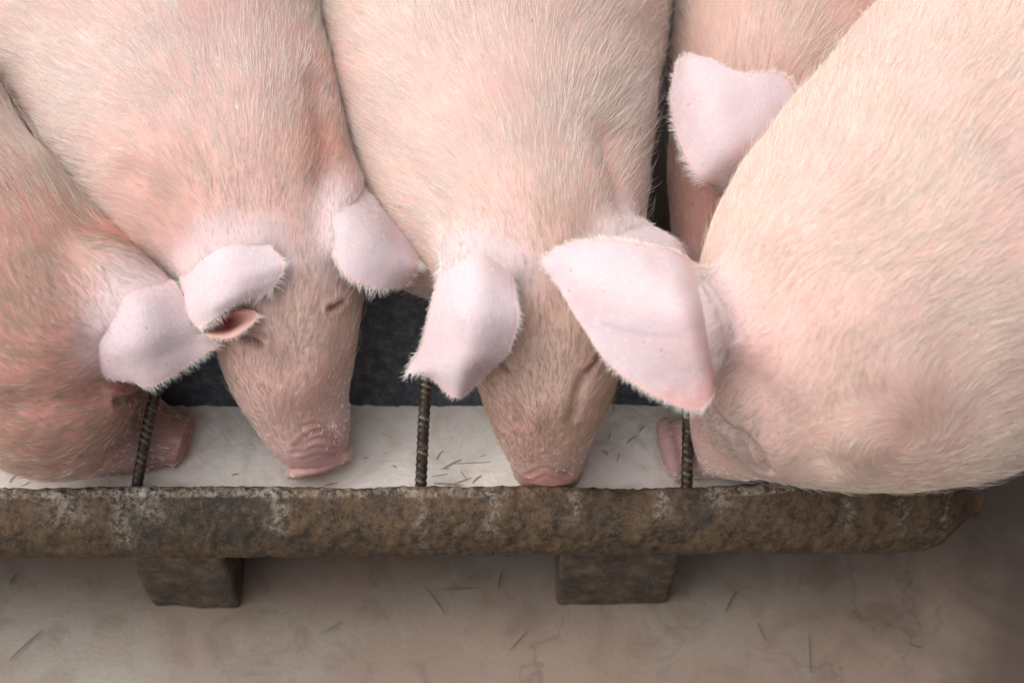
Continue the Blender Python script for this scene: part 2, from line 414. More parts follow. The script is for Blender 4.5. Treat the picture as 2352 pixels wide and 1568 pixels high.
def ear_patch(rows, thick=.0020, base=.010, n=60, m=44, plain=False, root=.34):
    """rows from root to tip, each a list of points across the ear -> closed thick sheet"""
    k = max(len(r) for r in rows)
    R = np.array([catmull(r, m) for r in rows])               # rows x m x 3
    S = np.array([catmull(R[:, j], n) for j in range(m)]).transpose(1, 0, 2)   # n x m x 3
    du = np.gradient(S, axis=0); dv = np.gradient(S, axis=1); N = norm(np.cross(du, dv))
    if N[..., 2].mean() < 0: N = -N
    s = np.linspace(0, 1, n)[:, None]; t = np.linspace(0, 1, m)[None]
    edge = np.minimum(np.minimum(t, 1 - t) * 2, (1 - s) * 1.3); edge = np.clip(edge / .12, 0, 1) ** .5
    h = (thick / 2 + base * .2 * (1 - sstep(0, .5, s))) * (.25 + .75 * edge) * (.7 + .3 * np.sin(np.pi * t))
    S2 = S + .0006 * fbm(S.reshape(-1, 3), 45, 3, 11).reshape(n, m)[..., None] * N
    if not plain: S2 = S2 - N * (.0045 * (1 - sstep(0, .24, s)) * np.ones_like(t))[..., None]
    A = S2 + N * h[..., None]; B = S2 - N * h[..., None]
    V = np.vstack([A.reshape(-1, 3), B.reshape(-1, 3)])
    i = (np.arange(n - 1)[:, None] * m + np.arange(m - 1)[None]).ravel()
    F1 = np.stack([i, i + m, i + m + 1, i + 1], 1)
    fn = np.cross(V[F1[0, 1]] - V[F1[0, 0]], V[F1[0, 2]] - V[F1[0, 0]])
    if np.dot(fn, N[0, 0]) < 0: F1 = F1[:, ::-1]
    F2 = F1[:, ::-1] + n * m; F = [F1, F2]; sd = []
    ring = [(a, 0) for a in range(n)] + [(n - 1, b) for b in range(1, m)] + [(a, m - 1) for a in range(n - 2, -1, -1)] + [(0, b) for b in range(m - 2, 0, -1)]
    for a, b in zip(ring, ring[1:] + ring[:1]):
        sd.append([a[0] * m + a[1], b[0] * m + b[1], b[0] * m + b[1] + n * m, a[0] * m + a[1] + n * m])
    F.append(np.array(sd))
    # growth direction, base->tip; outward direction at the margin
    return dict(V=V, F=np.vstack(F), S=S2, N=N, du=norm(du), dv=norm(dv), h=h, n=n, m=m, plain=plain, root=root)

SP_TONE = np.array([.70, .47, .41])
def add_hair(name, parent, roots, nrm, dirs, length, rad, cols, lift, k=5, curl=.12, clump=None):
    n = len(roots); L = np.asarray(length)[:, None]
    dirs = norm(dirs - nrm * np.sum(dirs * nrm, 1, keepdims=True))
    side = np.cross(nrm, dirs); ph = rng.normal(0, curl, (n, 1)); pts = np.zeros((n, k, 3))
    lf = (lift * rng.uniform(.4, 1.4, n))[:, None]
    for i in range(k):
        s = i / (k - 1)
        pts[:, i] = roots + (dirs * s + side * ph * s * s + nrm * lf * (s - .62 * s * s)) * L
    if clump is not None:
        for i in range(k): pts[:, i] += clump * (i / (k - 1)) ** 1.5
    cu = bpy.data.hair_curves.new(name); cu.add_curves([k] * n)
    cu.attributes['position'].data.foreach_set('vector', pts.reshape(-1).astype(np.float32))
    ra = cu.attributes.get('radius') or cu.attributes.new('radius', 'FLOAT', 'POINT')
    taper = np.array([1, .95, .8, .55, .15])[:k] if k == 5 else np.linspace(1, .15, k)
    ra.data.foreach_set('value', (np.asarray(rad)[:, None] * taper).reshape(-1).astype(np.float32))
    ca = cu.attributes.new('hair_tone', 'FLOAT_COLOR', 'CURVE')
    ca.data.foreach_set('color', np.hstack([cols, np.ones((n, 1))]).reshape(-1).astype(np.float32))
    cu.materials.append(M['hair']); o = bpy.data.objects.new(name, cu); COL.objects.link(o); o.parent = parent
    return o

class Pig: pass
def build_pig(spec):
    st = spec['spine']                             # (u, v, z, half-width px, ratio height/width)
    Pn = []; A = []; B = []
    for s in st:
        if len(s) == 5:
            p = pt(s[0], s[1], s[2]); a = s[3] * depth(p) / FOC; Pn.append(p); A.append(a); B.append(a * s[4])
        else: Pn.append(np.array(s[1])); A.append(s[2]); B.append(s[3])      # ('w', xyz, a, b)
    Pn = np.array(Pn); ctrl = np.column_stack([Pn, A, B]); N = 14 * len(st)
    C = catmull(ctrl, N); Q = C[:, :3]; T = norm(np.gradient(Q, axis=0))    # T points to the tail
    seg = np.linalg.norm(np.diff(Q, axis=0), axis=1); arc = np.concatenate([[0], np.cumsum(seg)])
    tt = np.arange(0, arc[-1], .012); C = np.stack([np.interp(tt, arc, C[:, i]) for i in range(5)], 1); Q = C[:, :3]; T = norm(np.gradient(Q, axis=0))
    lat = norm(np.cross(T, [0, 0, 1.])); upv = np.cross(lat, T)
    prims = []
    for i in range(len(Q)):
        a, b = C[i, 3], C[i, 4]; c = min(min(a, b) * .75, .012 + tt[i] * .45)
        prims.append(('e', Q[i], np.stack([lat[i], upv[i], T[i]]), np.array([a, b, c]), .012, 1))
    prims += spec.get('prims', [])
    ears = [ear_patch(e['rows'], **e.get('kw', {})) for e in spec['ears']]; EP = []
    for e in ears:
        n, m = e['n'], e['m']; ks = int(n * e['root']); sp_ = []
        if e.get('plain'): EP.append(e['S'][:2, ::3].reshape(-1, 3) - 5); continue
        for a_ in range(0, ks, max(1, n // 30)):
            f_ = a_ / ks; r_ = .0115 * (1 - f_) ** .8 + .0016
            for b_ in range(int(m * .07), int(m * .94), max(1, m // 20)):
                sp_.append(np.append(e['S'][a_, b_] + e['N'][a_, b_] * (e['h'][a_, b_] + .0012 * (1 - f_) - .0012 * f_ - r_), r_))
        prims.append(('g', np.array(sp_), None, None, .022, 1))
        EP.append(e['S'][: n // 2: 3, ::3].reshape(-1, 3))
    # fore and hind legs
    for (p, q, ra, rb) in spec.get('legs', []): prims.append(('c', np.array(p), np.array(q), ra, rb, .05, 1))
    lo = np.full(3, 9.); hi = np.full(3, -9.)
    for pr in prims:
        if pr[-1] < 0: continue
        if pr[0] == 'g': continue
        if pr[0] == 'e': r = np.max(pr[3]); lo = np.minimum(lo, pr[1] - r); hi = np.maximum(hi, pr[1] + r)
        else:
            for p, r in ((pr[1], pr[3]), (pr[2], pr[4])): lo = np.minimum(lo, p - r); hi = np.maximum(hi, p + r)
    lo -= .03; hi += .03; lo[2] = max(lo[2], -.02)
    fl, fh = spec['fine']
    xs, ys, zs = [axis_coords(lo[i], hi[i], max(lo[i], fl[i]), min(hi[i], fh[i]), spec.get('h', .0027), .014) for i in range(3)]
    F = np.full((len(xs), len(ys), len(zs)), .08, np.float32)
    for pr in prims:
        k = pr[-2]
        if pr[0] == 'g': l, h = pr[1][:, :3].min(0) - .05, pr[1][:, :3].max(0) + .05
        elif pr[0] == 'e': r = np.max(pr[3]) + k + .03; l, h = pr[1] - r, pr[1] + r
        else:
            r = max(pr[3], pr[4]) + k + .03; l, h = np.minimum(pr[1], pr[2]) - r, np.maximum(pr[1], pr[2]) + r
        sl = []
        for axv, a_, b_ in zip((xs, ys, zs), l, h): sl.append(slice(max(0, np.searchsorted(axv, a_)), np.searchsorted(axv, b_)))
        X = xs[sl[0]][:, None, None]; Y = ys[sl[1]][None, :, None]; Z = zs[sl[2]][None, None, :]
        if min(X.size, Y.size, Z.size) == 0: continue
        if pr[0] == 'e':
            c, R, rad = pr[1].astype(np.float32), pr[2].astype(np.float32), pr[3].astype(np.float32)
            dx, dy, dz = X - c[0], Y - c[1], Z - c[2]; k0 = 0; k1 = 0
            for j in range(3):
                q = dx * R[j, 0] + dy * R[j, 1] + dz * R[j, 2]; k0 = k0 + (q / rad[j]) ** 2; k1 = k1 + (q / rad[j] ** 2) ** 2
            k0 = np.sqrt(k0); D = k0 * (k0 - 1) / (np.sqrt(k1) + 1e-6)
        elif pr[0] == 'g':
            D = np.full((X.size, Y.size, Z.size), .08, np.float32)
            for q in pr[1]:
                w3 = []
                for axv, c_ in zip((X.ravel(), Y.ravel(), Z.ravel()), q[:3]): w3.append(slice(np.searchsorted(axv, c_ - .045), np.searchsorted(axv, c_ + .045)))
                xa, ya, za = X[w3[0]], Y[:, w3[1]], Z[:, :, w3[2]]
                w3 = tuple(w3); D[w3] = np.minimum(D[w3], np.sqrt((xa - q[0]) ** 2 + (ya - q[1]) ** 2 + (za - q[2]) ** 2) - q[3])
        else:
            a_, b_ = pr[1], pr[2]; ba = b_ - a_; h_ = np.clip(((X - a_[0]) * ba[0] + (Y - a_[1]) * ba[1] + (Z - a_[2]) * ba[2]) / np.dot(ba, ba), 0, 1)
            D = np.sqrt((X - a_[0] - ba[0] * h_) ** 2 + (Y - a_[1] - ba[1] * h_) ** 2 + (Z - a_[2] - ba[2] * h_) ** 2) - (pr[3] + (pr[4] - pr[3]) * h_)
        sl = tuple(sl)
        F[sl] = smin(F[sl], D, k) if pr[-1] > 0 else smax(F[sl], -D, k)
    V, FQ = surface_nets(F, xs, ys, zs)
    # relax
    E = np.vstack([FQ[:, [0, 1]], FQ[:, [1, 2]], FQ[:, [2, 3]], FQ[:, [3, 0]]])
    deg = np.bincount(E[:, 0], minlength=len(V)) + np.bincount(E[:, 1], minlength=len(V))
    for _ in range(4):
        acc = np.stack([np.bincount(E[:, 0], V[E[:, 1], i], len(V)) + np.bincount(E[:, 1], V[E[:, 0], i], len(V)) for i in range(3)], 1)
        V = V * .5 + .5 * acc / deg[:, None]
    nb = len(V)
    # vertex normals
    def vnormals(V, FQ):
        fn = np.cross(V[FQ[:, 2]] - V[FQ[:, 0]], V[FQ[:, 3]] - V[FQ[:, 1]])
        vn = np.stack([sum(np.bincount(FQ[:, j], fn[:, i], len(V)) for j in range(4)) for i in range(3)], 1); return norm(vn), np.linalg.norm(fn, axis=1) / 2
    vn, _ = vnormals(V, FQ)
    V = V + vn * (.0045 * fbm(V, 9, 3, spec['seed']) + .007 * vnoise(V, 4.5, spec['seed'] + 3) * sstep(.2, .32, np.linalg.norm(V - Q[0], axis=1)))[:, None]
    rel = V - CAM; dp_ = rel @ FW; pu = rel[:, 0] / dp_ * FOC + 1176; pv = 784 - (rel @ UP) / dp_ * FOC
    def snap(p):
        p = np.asarray(p, float); r_ = p - CAM; d_ = r_ @ FW; u_ = r_[0] / d_ * FOC + 1176; v_ = 784 - (r_ @ UP) / d_ * FOC
        m_ = np.where((np.abs(pu - u_) < 9) & (np.abs(pv - v_) < 9))[0]
        return V[m_[np.argmin(dp_[m_])]] if len(m_) else p
    # skin folds: (polyline pixel+z, depth, half width)
    tone = np.tile(np.array(spec['tone']) * [.93, .86, .85], (nb, 1))
    tone *= (1 + .06 * fbm(V, 6, 3, 50 + spec['seed']))[:, None]
    for (c, r, col, f) in spec.get('tint', []):
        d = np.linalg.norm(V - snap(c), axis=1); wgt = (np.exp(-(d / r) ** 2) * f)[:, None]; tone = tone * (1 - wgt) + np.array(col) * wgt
    for pl, dep, wd, col, cf in spec.get('folds', []):
        pl = catmull(np.array([snap(q) for q in pl]), 40); m = np.where(np.all((V > pl.min(0) - .012 - 3 * wd) & (V < pl.max(0) + .012 + 3 * wd), 1))[0]
        d = np.min(np.linalg.norm(V[m][:, None] - pl[None], axis=2), axis=1); g = np.exp(-(d / wd) ** 2); g2 = np.exp(-((d - 2 * wd) / wd) ** 2)
        V[m] += vn[m] * (-dep * g + dep * (.3 if wd < .005 else .12) * g2)[:, None]
        if col is not None: wgt = (g * cf)[:, None]; tone[m] = tone[m] * (1 - wgt) + np.array(col) * wgt
    earness = np.zeros(nb)
    for e_, es in zip(EP, spec['ears']):
        msk = np.where(np.all((V > e_.min(0) - .05) & (V < e_.max(0) + .05), 1))[0]; dd = np.full(len(msk), 9.)
        for q in range(0, len(msk), 8000): dd[q:q + 8000] = np.sqrt(((V[msk[q:q + 8000], None] - e_[None]) ** 2).sum(2).min(1))
        we = np.exp(-(np.maximum(dd - .006, 0) / .018) ** 2) * .75; earness[msk] = np.maximum(earness[msk], we)
        tone[msk] = tone[msk] * (1 - we[:, None]) + we[:, None] * np.array(es.get('tone', (.62, .51, .535)))
    Vs = [V]; Fs = [FQ]; Ts = [tone]; off = nb
    for e, es in zip(ears, spec['ears']):
        n, m = e['n'], e['m']; s = np.linspace(0, 1, n)[:, None]; t = np.linspace(0, 1, m)[None]
        te = np.tile(np.array(es.get('tone', (.62, .51, .535))), (2 * n * m, 1)).reshape(2, n, m, 3)
        rt = (1 - sstep(0, .35, s)) * np.ones_like(t); te = te * (1 - .7 * rt[None, ..., None]) + .7 * rt[None, ..., None] * np.array(spec['tone'])
        ed = np.exp(-(np.minimum(np.minimum(t, 1 - t) * 1.2, (1 - s)) / .035) ** 2); te = te * (1 - .5 * ed[None, ..., None]) + .5 * ed[None, ..., None] * np.array([.78, .36, .28])
        te[1] = te[1] * .35 + .65 * np.array([.62, .20, .17])
        if e['plain']: wl = np.clip(sstep(.55, .95, s) + sstep(.45, .9, t), 0, 1)[None, ..., None]; te[:] = np.array(es['tone']) * (1 - wl) + wl * np.array([.66, .42, .36])
        te = te.reshape(-1, 3)
        for pl, wd, col, cf in es.get('marks', []):
            ev = e['V']; rl = ev - CAM; dl = rl @ FW; eu = np.stack([rl[:, 0] / dl, (rl @ UP) / dl], 1)
            pl = np.array([ev[np.argmin(((eu - np.array([(q - CAM)[0], (q - CAM) @ UP]) / ((q - CAM) @ FW)) ** 2).sum(1) + 1e-4 * dl ** 2)] for q in pl])
            pl = catmull(pl, 60); d = np.min(np.linalg.norm(e['V'][:, None] - pl[None], axis=2), axis=1)
            wgt = (np.exp(-(d / wd) ** 2) * cf)[:, None]; te = te * (1 - wgt) + np.array(col) * wgt
        Vs.append(e['V']); Fs.append(e['F'] + off); Ts.append(te); off += len(e['V'])
    Va = np.vstack(Vs); Fa = np.vstack(Fs); Ta = np.vstack(Ts)
    o = new_mesh('pig', Va, Fa, M['skin']); tag(o, spec['label'], 'pig', 'pigs feeding at the trough')
    ca = o.data.color_attributes.new('skin_tone', 'FLOAT_COLOR', 'POINT')
    ca.data.foreach_set('color', np.hstack([np.clip(Ta, 0, 1), np.ones((len(Ta), 1))]).reshape(-1).astype(np.float32))
    # ---------------- bristles
    vn, area = vnormals(V, FQ)
    cen = V[FQ].mean(1)
    # how close to the frame: dense in view, sparse elsewhere
    rel = cen - CAM; dpt = rel @ FW; uu = rel[:, 0] / dpt * FOC + 1176; vv = 784 - (rel @ UP) / dpt * FOC
    fnrm = norm(np.cross(V[FQ[:, 2]] - V[FQ[:, 0]], V[FQ[:, 3]] - V[FQ[:, 1]]))
    facing = -np.sum(fnrm * norm(rel), 1)
    inv = (uu > -150) & (uu < 2500) & (vv > -150) & (vv < 1300) & (facing > -.35)
    wgt = area * np.where(inv, 1., .22)
    noh = np.ones(len(cen))
    for (c, r) in spec.get('bare', []): noh *= 1 - np.exp(-(np.linalg.norm(cen - snap(c), axis=1) / r) ** 4)
    wgt *= np.clip(.75 + .6 * fbm(cen, 14, 3, 66), .25, 1.4); wgt *= np.clip(noh, 0.0, 1); wgt *= np.where(cen[:, 2] < .1, .02, 1)
    nh = int((wgt * (cen[:, 2] > .1)).sum() * 1e4 * spec.get('dens', 26) * .9); 
    fi = rng.choice(len(cen), nh, p=wgt / wgt.sum()); ab = rng.random((nh, 2))
    f = FQ[fi]; a1, b1 = ab[:, :1], ab[:, 1:]
    R = V[f[:, 0]] * (1 - a1) * (1 - b1) + V[f[:, 1]] * a1 * (1 - b1) + V[f[:, 2]] * a1 * b1 + V[f[:, 3]] * (1 - a1) * b1
    Nn = norm(vn[f[:, 0]] * (1 - a1) * (1 - b1) + vn[f[:, 1]] * a1 * (1 - b1) + vn[f[:, 2]] * a1 * b1 + vn[f[:, 3]] * (1 - a1) * b1)
    d2 = ((R[:, None] - Q[None, ::2]) ** 2).sum(2); wq = 1 / (d2 ** 3 + 1e-9); wq /= wq.sum(1, keepdims=True)
    Dt = wq @ T[::2]; Cq = wq @ Q[::2]; out = R - Cq; out = norm(out - Dt * np.sum(out * Dt, 1, keepdims=True)); out[:, 2] -= 1
    headness = 1 - sstep(.20, .34, (wq @ tt[::2]))
    D = Dt + (out * spec.get('spread', .55)) * (1 - headness[:, None] * .7)
    nz = np.stack([vnoise(R, 11, 31 + spec['seed'] + j) for j in range(3)], 1); nz2 = np.stack([vnoise(R, 70, 61 + j) for j in range(3)], 1)
    D = D + spec.get('swirl', .30) * nz + spec.get('mess', .16) * nz2
    for (c, r, s_) in spec.get('whorls', []):
        q = R - snap(c); dd = np.linalg.norm(q, axis=1, keepdims=True); wv = np.exp(-(dd / r) ** 2)
        D = D * (1 - wv) + wv * 1.6 * (np.cross(Nn, norm(q)) * s_ + norm(q) * .25)
    L = spec.get('len', .013) * 1.2 * rng.uniform(.5, 1.5, nh) * (1 - .55 * headness) * (1 + .25 * vnoise(R, 8, 5))
    tip = 1 - sstep(.04, .15, (wq @ tt[::2])); L = L * (1 - .45 * tip)
    hc = np.array(spec['hair'])[None]; hf = np.array(spec['face_hair'])[None]; fm = headness[:, None] * (1 - .6 * tip[:, None])
    en = earness[f[:, 0]][:, None]; L = L * (1 - .4 * en[:, 0]); cols = (hc * (1 - fm) + hf * fm); cols = cols * (1 - en) + en * np.array([.78, .73, .71]); cols = cols * rng.uniform(.78, 1.12, (nh, 1)); white = rng.random(nh) < .05; cols[white] = (.9, .87, .82)
    for (c, r, col, ff) in spec.get('hair_tint', []):
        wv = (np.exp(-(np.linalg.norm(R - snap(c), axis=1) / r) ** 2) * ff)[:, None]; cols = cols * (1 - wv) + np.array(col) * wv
    cell = spec.get('cell', .006) * .6; ck = _hash(*(np.floor(R / cell).astype(np.int64).T), 77); milky = (ck > 1 - 2 * spec.get('milky', .02) - .45 * tip) & ((vnoise(R, 14, 99) > 0) | (tip > .1)) & (rng.random(nh) < .6); cols[milky] = (.93, .91, .87); radm = np.where(milky, 1.7 + tip, 1.); L = L * np.where(milky, .6, 1)
    wisp = rng.random(nh) < .05; L = L * np.where(wisp, 1.7, 1.)
    cell = spec.get('cell', .007); q = R / cell; jit = np.stack([_hash(*(np.floor(q).astype(np.int64).T), 5 + j) for j in range(3)], 1)
    cc = (np.floor(q) + .5 + .35 * jit) * cell; clump = (cc - R) * spec.get('clump', .32); clump -= Nn * np.sum(clump * Nn, 1, keepdims=True)
    add_hair('bristles', o, R, Nn, D, L, spec.get('rad', .000108) * np.where(inv[fi], 1, 1.9) * rng.uniform(.6, 1.4, nh) * radm, np.clip(cols, 0, .95), .15 + .08 * headness + .3 * wisp, clump=clump * np.where(wisp, .3, 1)[:, None])
    # ears
    RR = [];NN = [];DD = [];LL = [];RD = [];CC = []; LF = []
    for e, es in zip(ears, spec['ears']):
        n, m = e['n'], e['m']; S = e['S']; ar = np.linalg.norm(np.cross(np.gradient(S, axis=0), np.gradient(S, axis=1)), axis=2).ravel(); ar[:int(m) * (1 if e['plain'] else n // 12)] = 0
        k = int(ar.sum() * 1e4 * (14 if e['plain'] else 30)); pi = rng.choice(n * m, k, p=ar / ar.sum()); ii, jj = pi // m, pi % m
        du, dv = e['du'][ii, jj], e['dv'][ii, jj]; Nn_ = e['N'][ii, jj]
        gu = np.gradient(S, axis=0)[ii, jj]; gv = np.gradient(S, axis=1)[ii, jj]
        r_ = S[ii, jj] + Nn_ * (e['h'][ii, jj] - .0004)[:, None] + gu * rng.uniform(-.5, .5, (k, 1)) + gv * rng.uniform(-.5, .5, (k, 1))
        tt_ = jj / (m - 1) * 2 - 1
        d_ = du + dv * (.35 * tt_)[:, None] + rng.normal(0, .12, (k, 3)) + .45 * np.stack([vnoise(r_, 60, 200 + j) for j in range(3)], 1)
        RR.append(r_); NN.append(Nn_); DD.append(d_); LL.append(rng.uniform(.003, .008, k)); RD.append(rng.uniform(.00008, .00014, k)); CC.append(np.array(es.get('hair', (.84, .79, .78)))[None] * rng.uniform(.85, 1.08, (k, 1))); LF.append(rng.uniform(.05, .2, k))
        # fringe along the free margin
        ring = [(a, 0) for a in range(8, n)] + [(n - 1, b) for b in range(1, m)] + [(a, m - 1) for a in range(n - 2, 8, -1)]
        P = np.array([S[a, b] for a, b in ring]); seg = np.linalg.norm(np.diff(P, axis=0), axis=1); kk = int(seg.sum() * 1000 * (3.0 if e['plain'] else 3.2))
        ri = rng.choice(len(seg), kk, p=seg / seg.sum()); fr = rng.random((kk, 1)); r_ = P[ri] * (1 - fr) + P[ri + 1] * fr
        ia = np.array([ring[q][0] for q in ri]); ib = np.array([ring[q][1] for q in ri])
        outw = np.zeros((kk, 3)); outw += e['du'][ia, ib] * (ia >= n - 3)[:, None] + e['du'][ia, ib] * .55
        sgn = np.where(ib <= 1, -1, np.where(ib >= m - 2, 1, 0)); outw += e['dv'][ia, ib] * sgn[:, None]
        Nf = e['N'][ia, ib]; gr = np.stack([vnoise(r_, 190, 90 + j) for j in range(3)], 1)
        RR.append(r_ + Nf * rng.uniform(-1, 1, (kk, 1)) * .001 - norm(outw) * rng.uniform(0, .004, (kk, 1))); NN.append(Nf); DD.append(outw + gr * .55 + rng.normal(0, .15, (kk, 3)))
        LL.append(rng.uniform(.003, es.get('fringe', .013), kk) * (.55 + .6 * np.clip(vnoise(r_, 55, 210) + .4, 0, 1)) ); RD.append(rng.uniform(.00007, .00014, kk)); CC.append(np.full((kk, 3), .9) * np.array([.97, .93, .88])); LF.append(rng.uniform(-.35, .35, kk))
    if RR:
        add_hair('ear_hair', o, np.vstack(RR), np.vstack(NN), np.vstack(DD), np.concatenate(LL), np.concatenate(RD), np.clip(np.vstack(CC), 0, .95), np.concatenate(LF), curl=.18)
    return o

def disc(u, v, z, axis, r1, r2, th, k=.006, sign=1):
    """flattened ellipsoid facing axis (the snout plate)"""
    T = norm(axis); l = norm(np.cross(T, [0, 0, 1.])); return ('e', pt(u, v, z), np.stack([l, np.cross(l, T), T]), np.array([r1, r2, th]), k, sign)
def plate(u, v, z, axis, latv, r1, r2, th, k):
    T = norm(axis); l = np.array(latv, float); l = norm(l - T * np.dot(l, T)); return ('e', pt(u, v, z), np.stack([l, np.cross(l, T), T]), np.array([r1, r2, th]), k, 1)
def ball(p, r, k=.03, sign=1): return ('e', np.array(p, float), np.eye(3), np.array(r, float) if hasattr(r, '__len__') else np.array([r] * 3, float), k, sign)
def ellip(p, axis, rl, ra, rb, k, sign=1):
    T = norm(axis); l = norm(np.cross(T, [0, 0, 1.])); return ('e', np.array(p), np.stack([l, np.cross(l, T), T]), np.array([ra, rb, rl]), k, sign)
def row(*a): return [pt(*p) for p in a]
CREAM = (.86, .74, .60); PINK = (.72, .46, .40); RED = (.58, .24, .19)

def legs(fx, fy, hx, hy, dxy, sep=.10, z=.34):
    """four legs; f = fore pair centre, h = hind pair centre, dxy = sideways unit vector"""
    L = []
    for s in (-1, 1):
        a = np.array([fx + dxy[0] * sep * s, fy + dxy[1] * sep * s, 0])
        L += [(a + [0, 0, z], a + [0, 0, .17], .065, .038), (a + [0, 0, .17], a + [0, 0, .03], .036, .026), (a + [0, 0, .03], a + [0, -.01, .015], .03, .028)]
        b = np.array([hx + dxy[0] * sep * s, hy + dxy[1] * sep * s, 0]); c = norm(np.array([hx - fx, hy - fy, 0]))
        L += [(b + [0, 0, z], b + [0, 0, .22], .095, .05), (b + [0, 0, .22], b + c * .05 + [0, 0, .17], .05, .033), (b + c * .05 + [0, 0, .17], b + c * .03 + [0, 0, .03], .032, .026), (b + c * .03 + [0, 0, .03], b + c * .02 + [0, 0, .015], .03, .028)]
    return L

PIGS = []
# ---- the middle pig, straight from behind the trough
PIGS.append(dict(seed=3, label='middle pig facing straight down, tan bristled forehead, snout against the front rim',
    spine=[(1258, 1080, .158, 72, .8), (1257, 1060, .186, 76, .8), (1256, 1034, .214, 84, .85), (1256, 963, .260, 108, .95), (1255, 871, .305, 150, .92), (1250, 780, .338, 168, .95), (1240, 680, .362, 188, .95),
           (1220, 580, .368, 225, .95), (1190, 480, .360, 280, .90), (1145, 330, .36, 335, .95), (1130, 150, .36, 378, 1.05), (1130, 0, .365, 402, 1.1),
           ('w', (-.02, .75, .37), .185, .20), ('w', (-.01, 1.0, .38), .19, .20), ('w', (0, 1.2, .40), .18, .19), ('w', (0, 1.33, .40), .12, .14)],
    prims=[disc(1258, 1080, .158, (0, .35, 1.), .035, .027, .009),
           ellip(pt(1175, 800, .36), (0, .5, 1), .05, .028, .02, .02), ellip(pt(1340, 800, .36), (0, .5, 1), .05, .028, .02, .02),
          
          
           ball(pt(960, 520, .30), (.06, .08, .08), .05)],
    legs=legs(-.02, .52, 0, 1.2, (1, 0)), fine=((-.5, -.1, .1), (.5, .5, .7)), tone=(.71, .51, .46), hair=(.84, .74, .66), face_hair=(.50, .37, .25), milky=.004, len=.015, dens=30,
    tint=[(pt(1256, 1120, .2), .035, (.66, .30, .25), .8), (pt(1430, 480, .45), .05, (.72, .36, .28), .7), (pt(1256, 760, .40), .07, (.50, .36, .28), .6), (pt(1256, 880, .36), .05, (.56, .40, .33), .5), (pt(1256, 1010, .28), .04, (.62, .32, .24), .6),
          (pt(1148, 842, .35), .018, (.50, .30, .26), .7), (pt(1368, 838, .35), .018, (.50, .30, .26), .7), (pt(1440, 560, .42), .04, (.78, .46, .40), .5)],
    folds=[([pt(1440, 470, .3), pt(1425, 400, .3), pt(1400, 320, .3)], .007, .016, (.66, .40, .32), .5), ([pt(1000, 520, .3), pt(960, 420, .3), pt(860, 330, .3)], .004, .016, None, 0), ([pt(1256, 640, .3), pt(1256, 760, .3), pt(1256, 880, .3)], .004, .02, None, 0), ([pt(1136, 830, .35), pt(1148, 848, .35), pt(1160, 862, .35)], .004, .003, (.2, .1, .08), .8), ([pt(1385, 820, .35), pt(1372, 840, .35), pt(1355, 858, .35)], .005, .003, (.15, .08, .06), .9), ([pt(1350, 870, .35), pt(1330, 920, .35), pt(1322, 970, .35)], .004, .006, (.5, .32, .28), .4), ([pt(1165, 880, .35), pt(1185, 930, .35), pt(1195, 980, .35)], .003, .006, (.5, .32, .28), .3), ([pt(1200, 1098, .205 + .02), pt(1256, 1080, .235), pt(1318, 1098, .225)], .002, .0028, (.5, .2, .16), .4), ([pt(1205, 1112, .21), pt(1260, 1098, .222), pt(1312, 1112, .21)], .0012, .0025, (.5, .2, .16), .4)],
    bare=[(pt(1258, 1120, .2), .022)],
    ears=[dict(rows=[row((1050, 545, .40), (1115, 520, .415), (1185, 570, .42)), row((1015, 610, .42), (1095, 605, .448), (1180, 660, .44)), row((990, 700, .405), (1080, 710, .443), (1192, 725, .435)),
                     row((968, 790, .375), (1070, 800, .418), (1168, 810, .405)), row((944, 832, .352), (1050, 856, .395), (1128, 846, .38)), row((934, 857, .345), (985, 864, .36), (1042, 912, .368), (1080, 892, .37), (1112, 864, .372))]),
          dict(rows=[row((1350, 560, .42), (1380, 510, .42), (1420, 480, .40)), row((1400, 600, .43), (1430, 545, .43), (1490, 512, .40)), row((1450, 660, .42), (1500, 590, .43), (1550, 550, .40)), row((1500, 710, .40), (1545, 640, .41), (1580, 590, .39))])]))
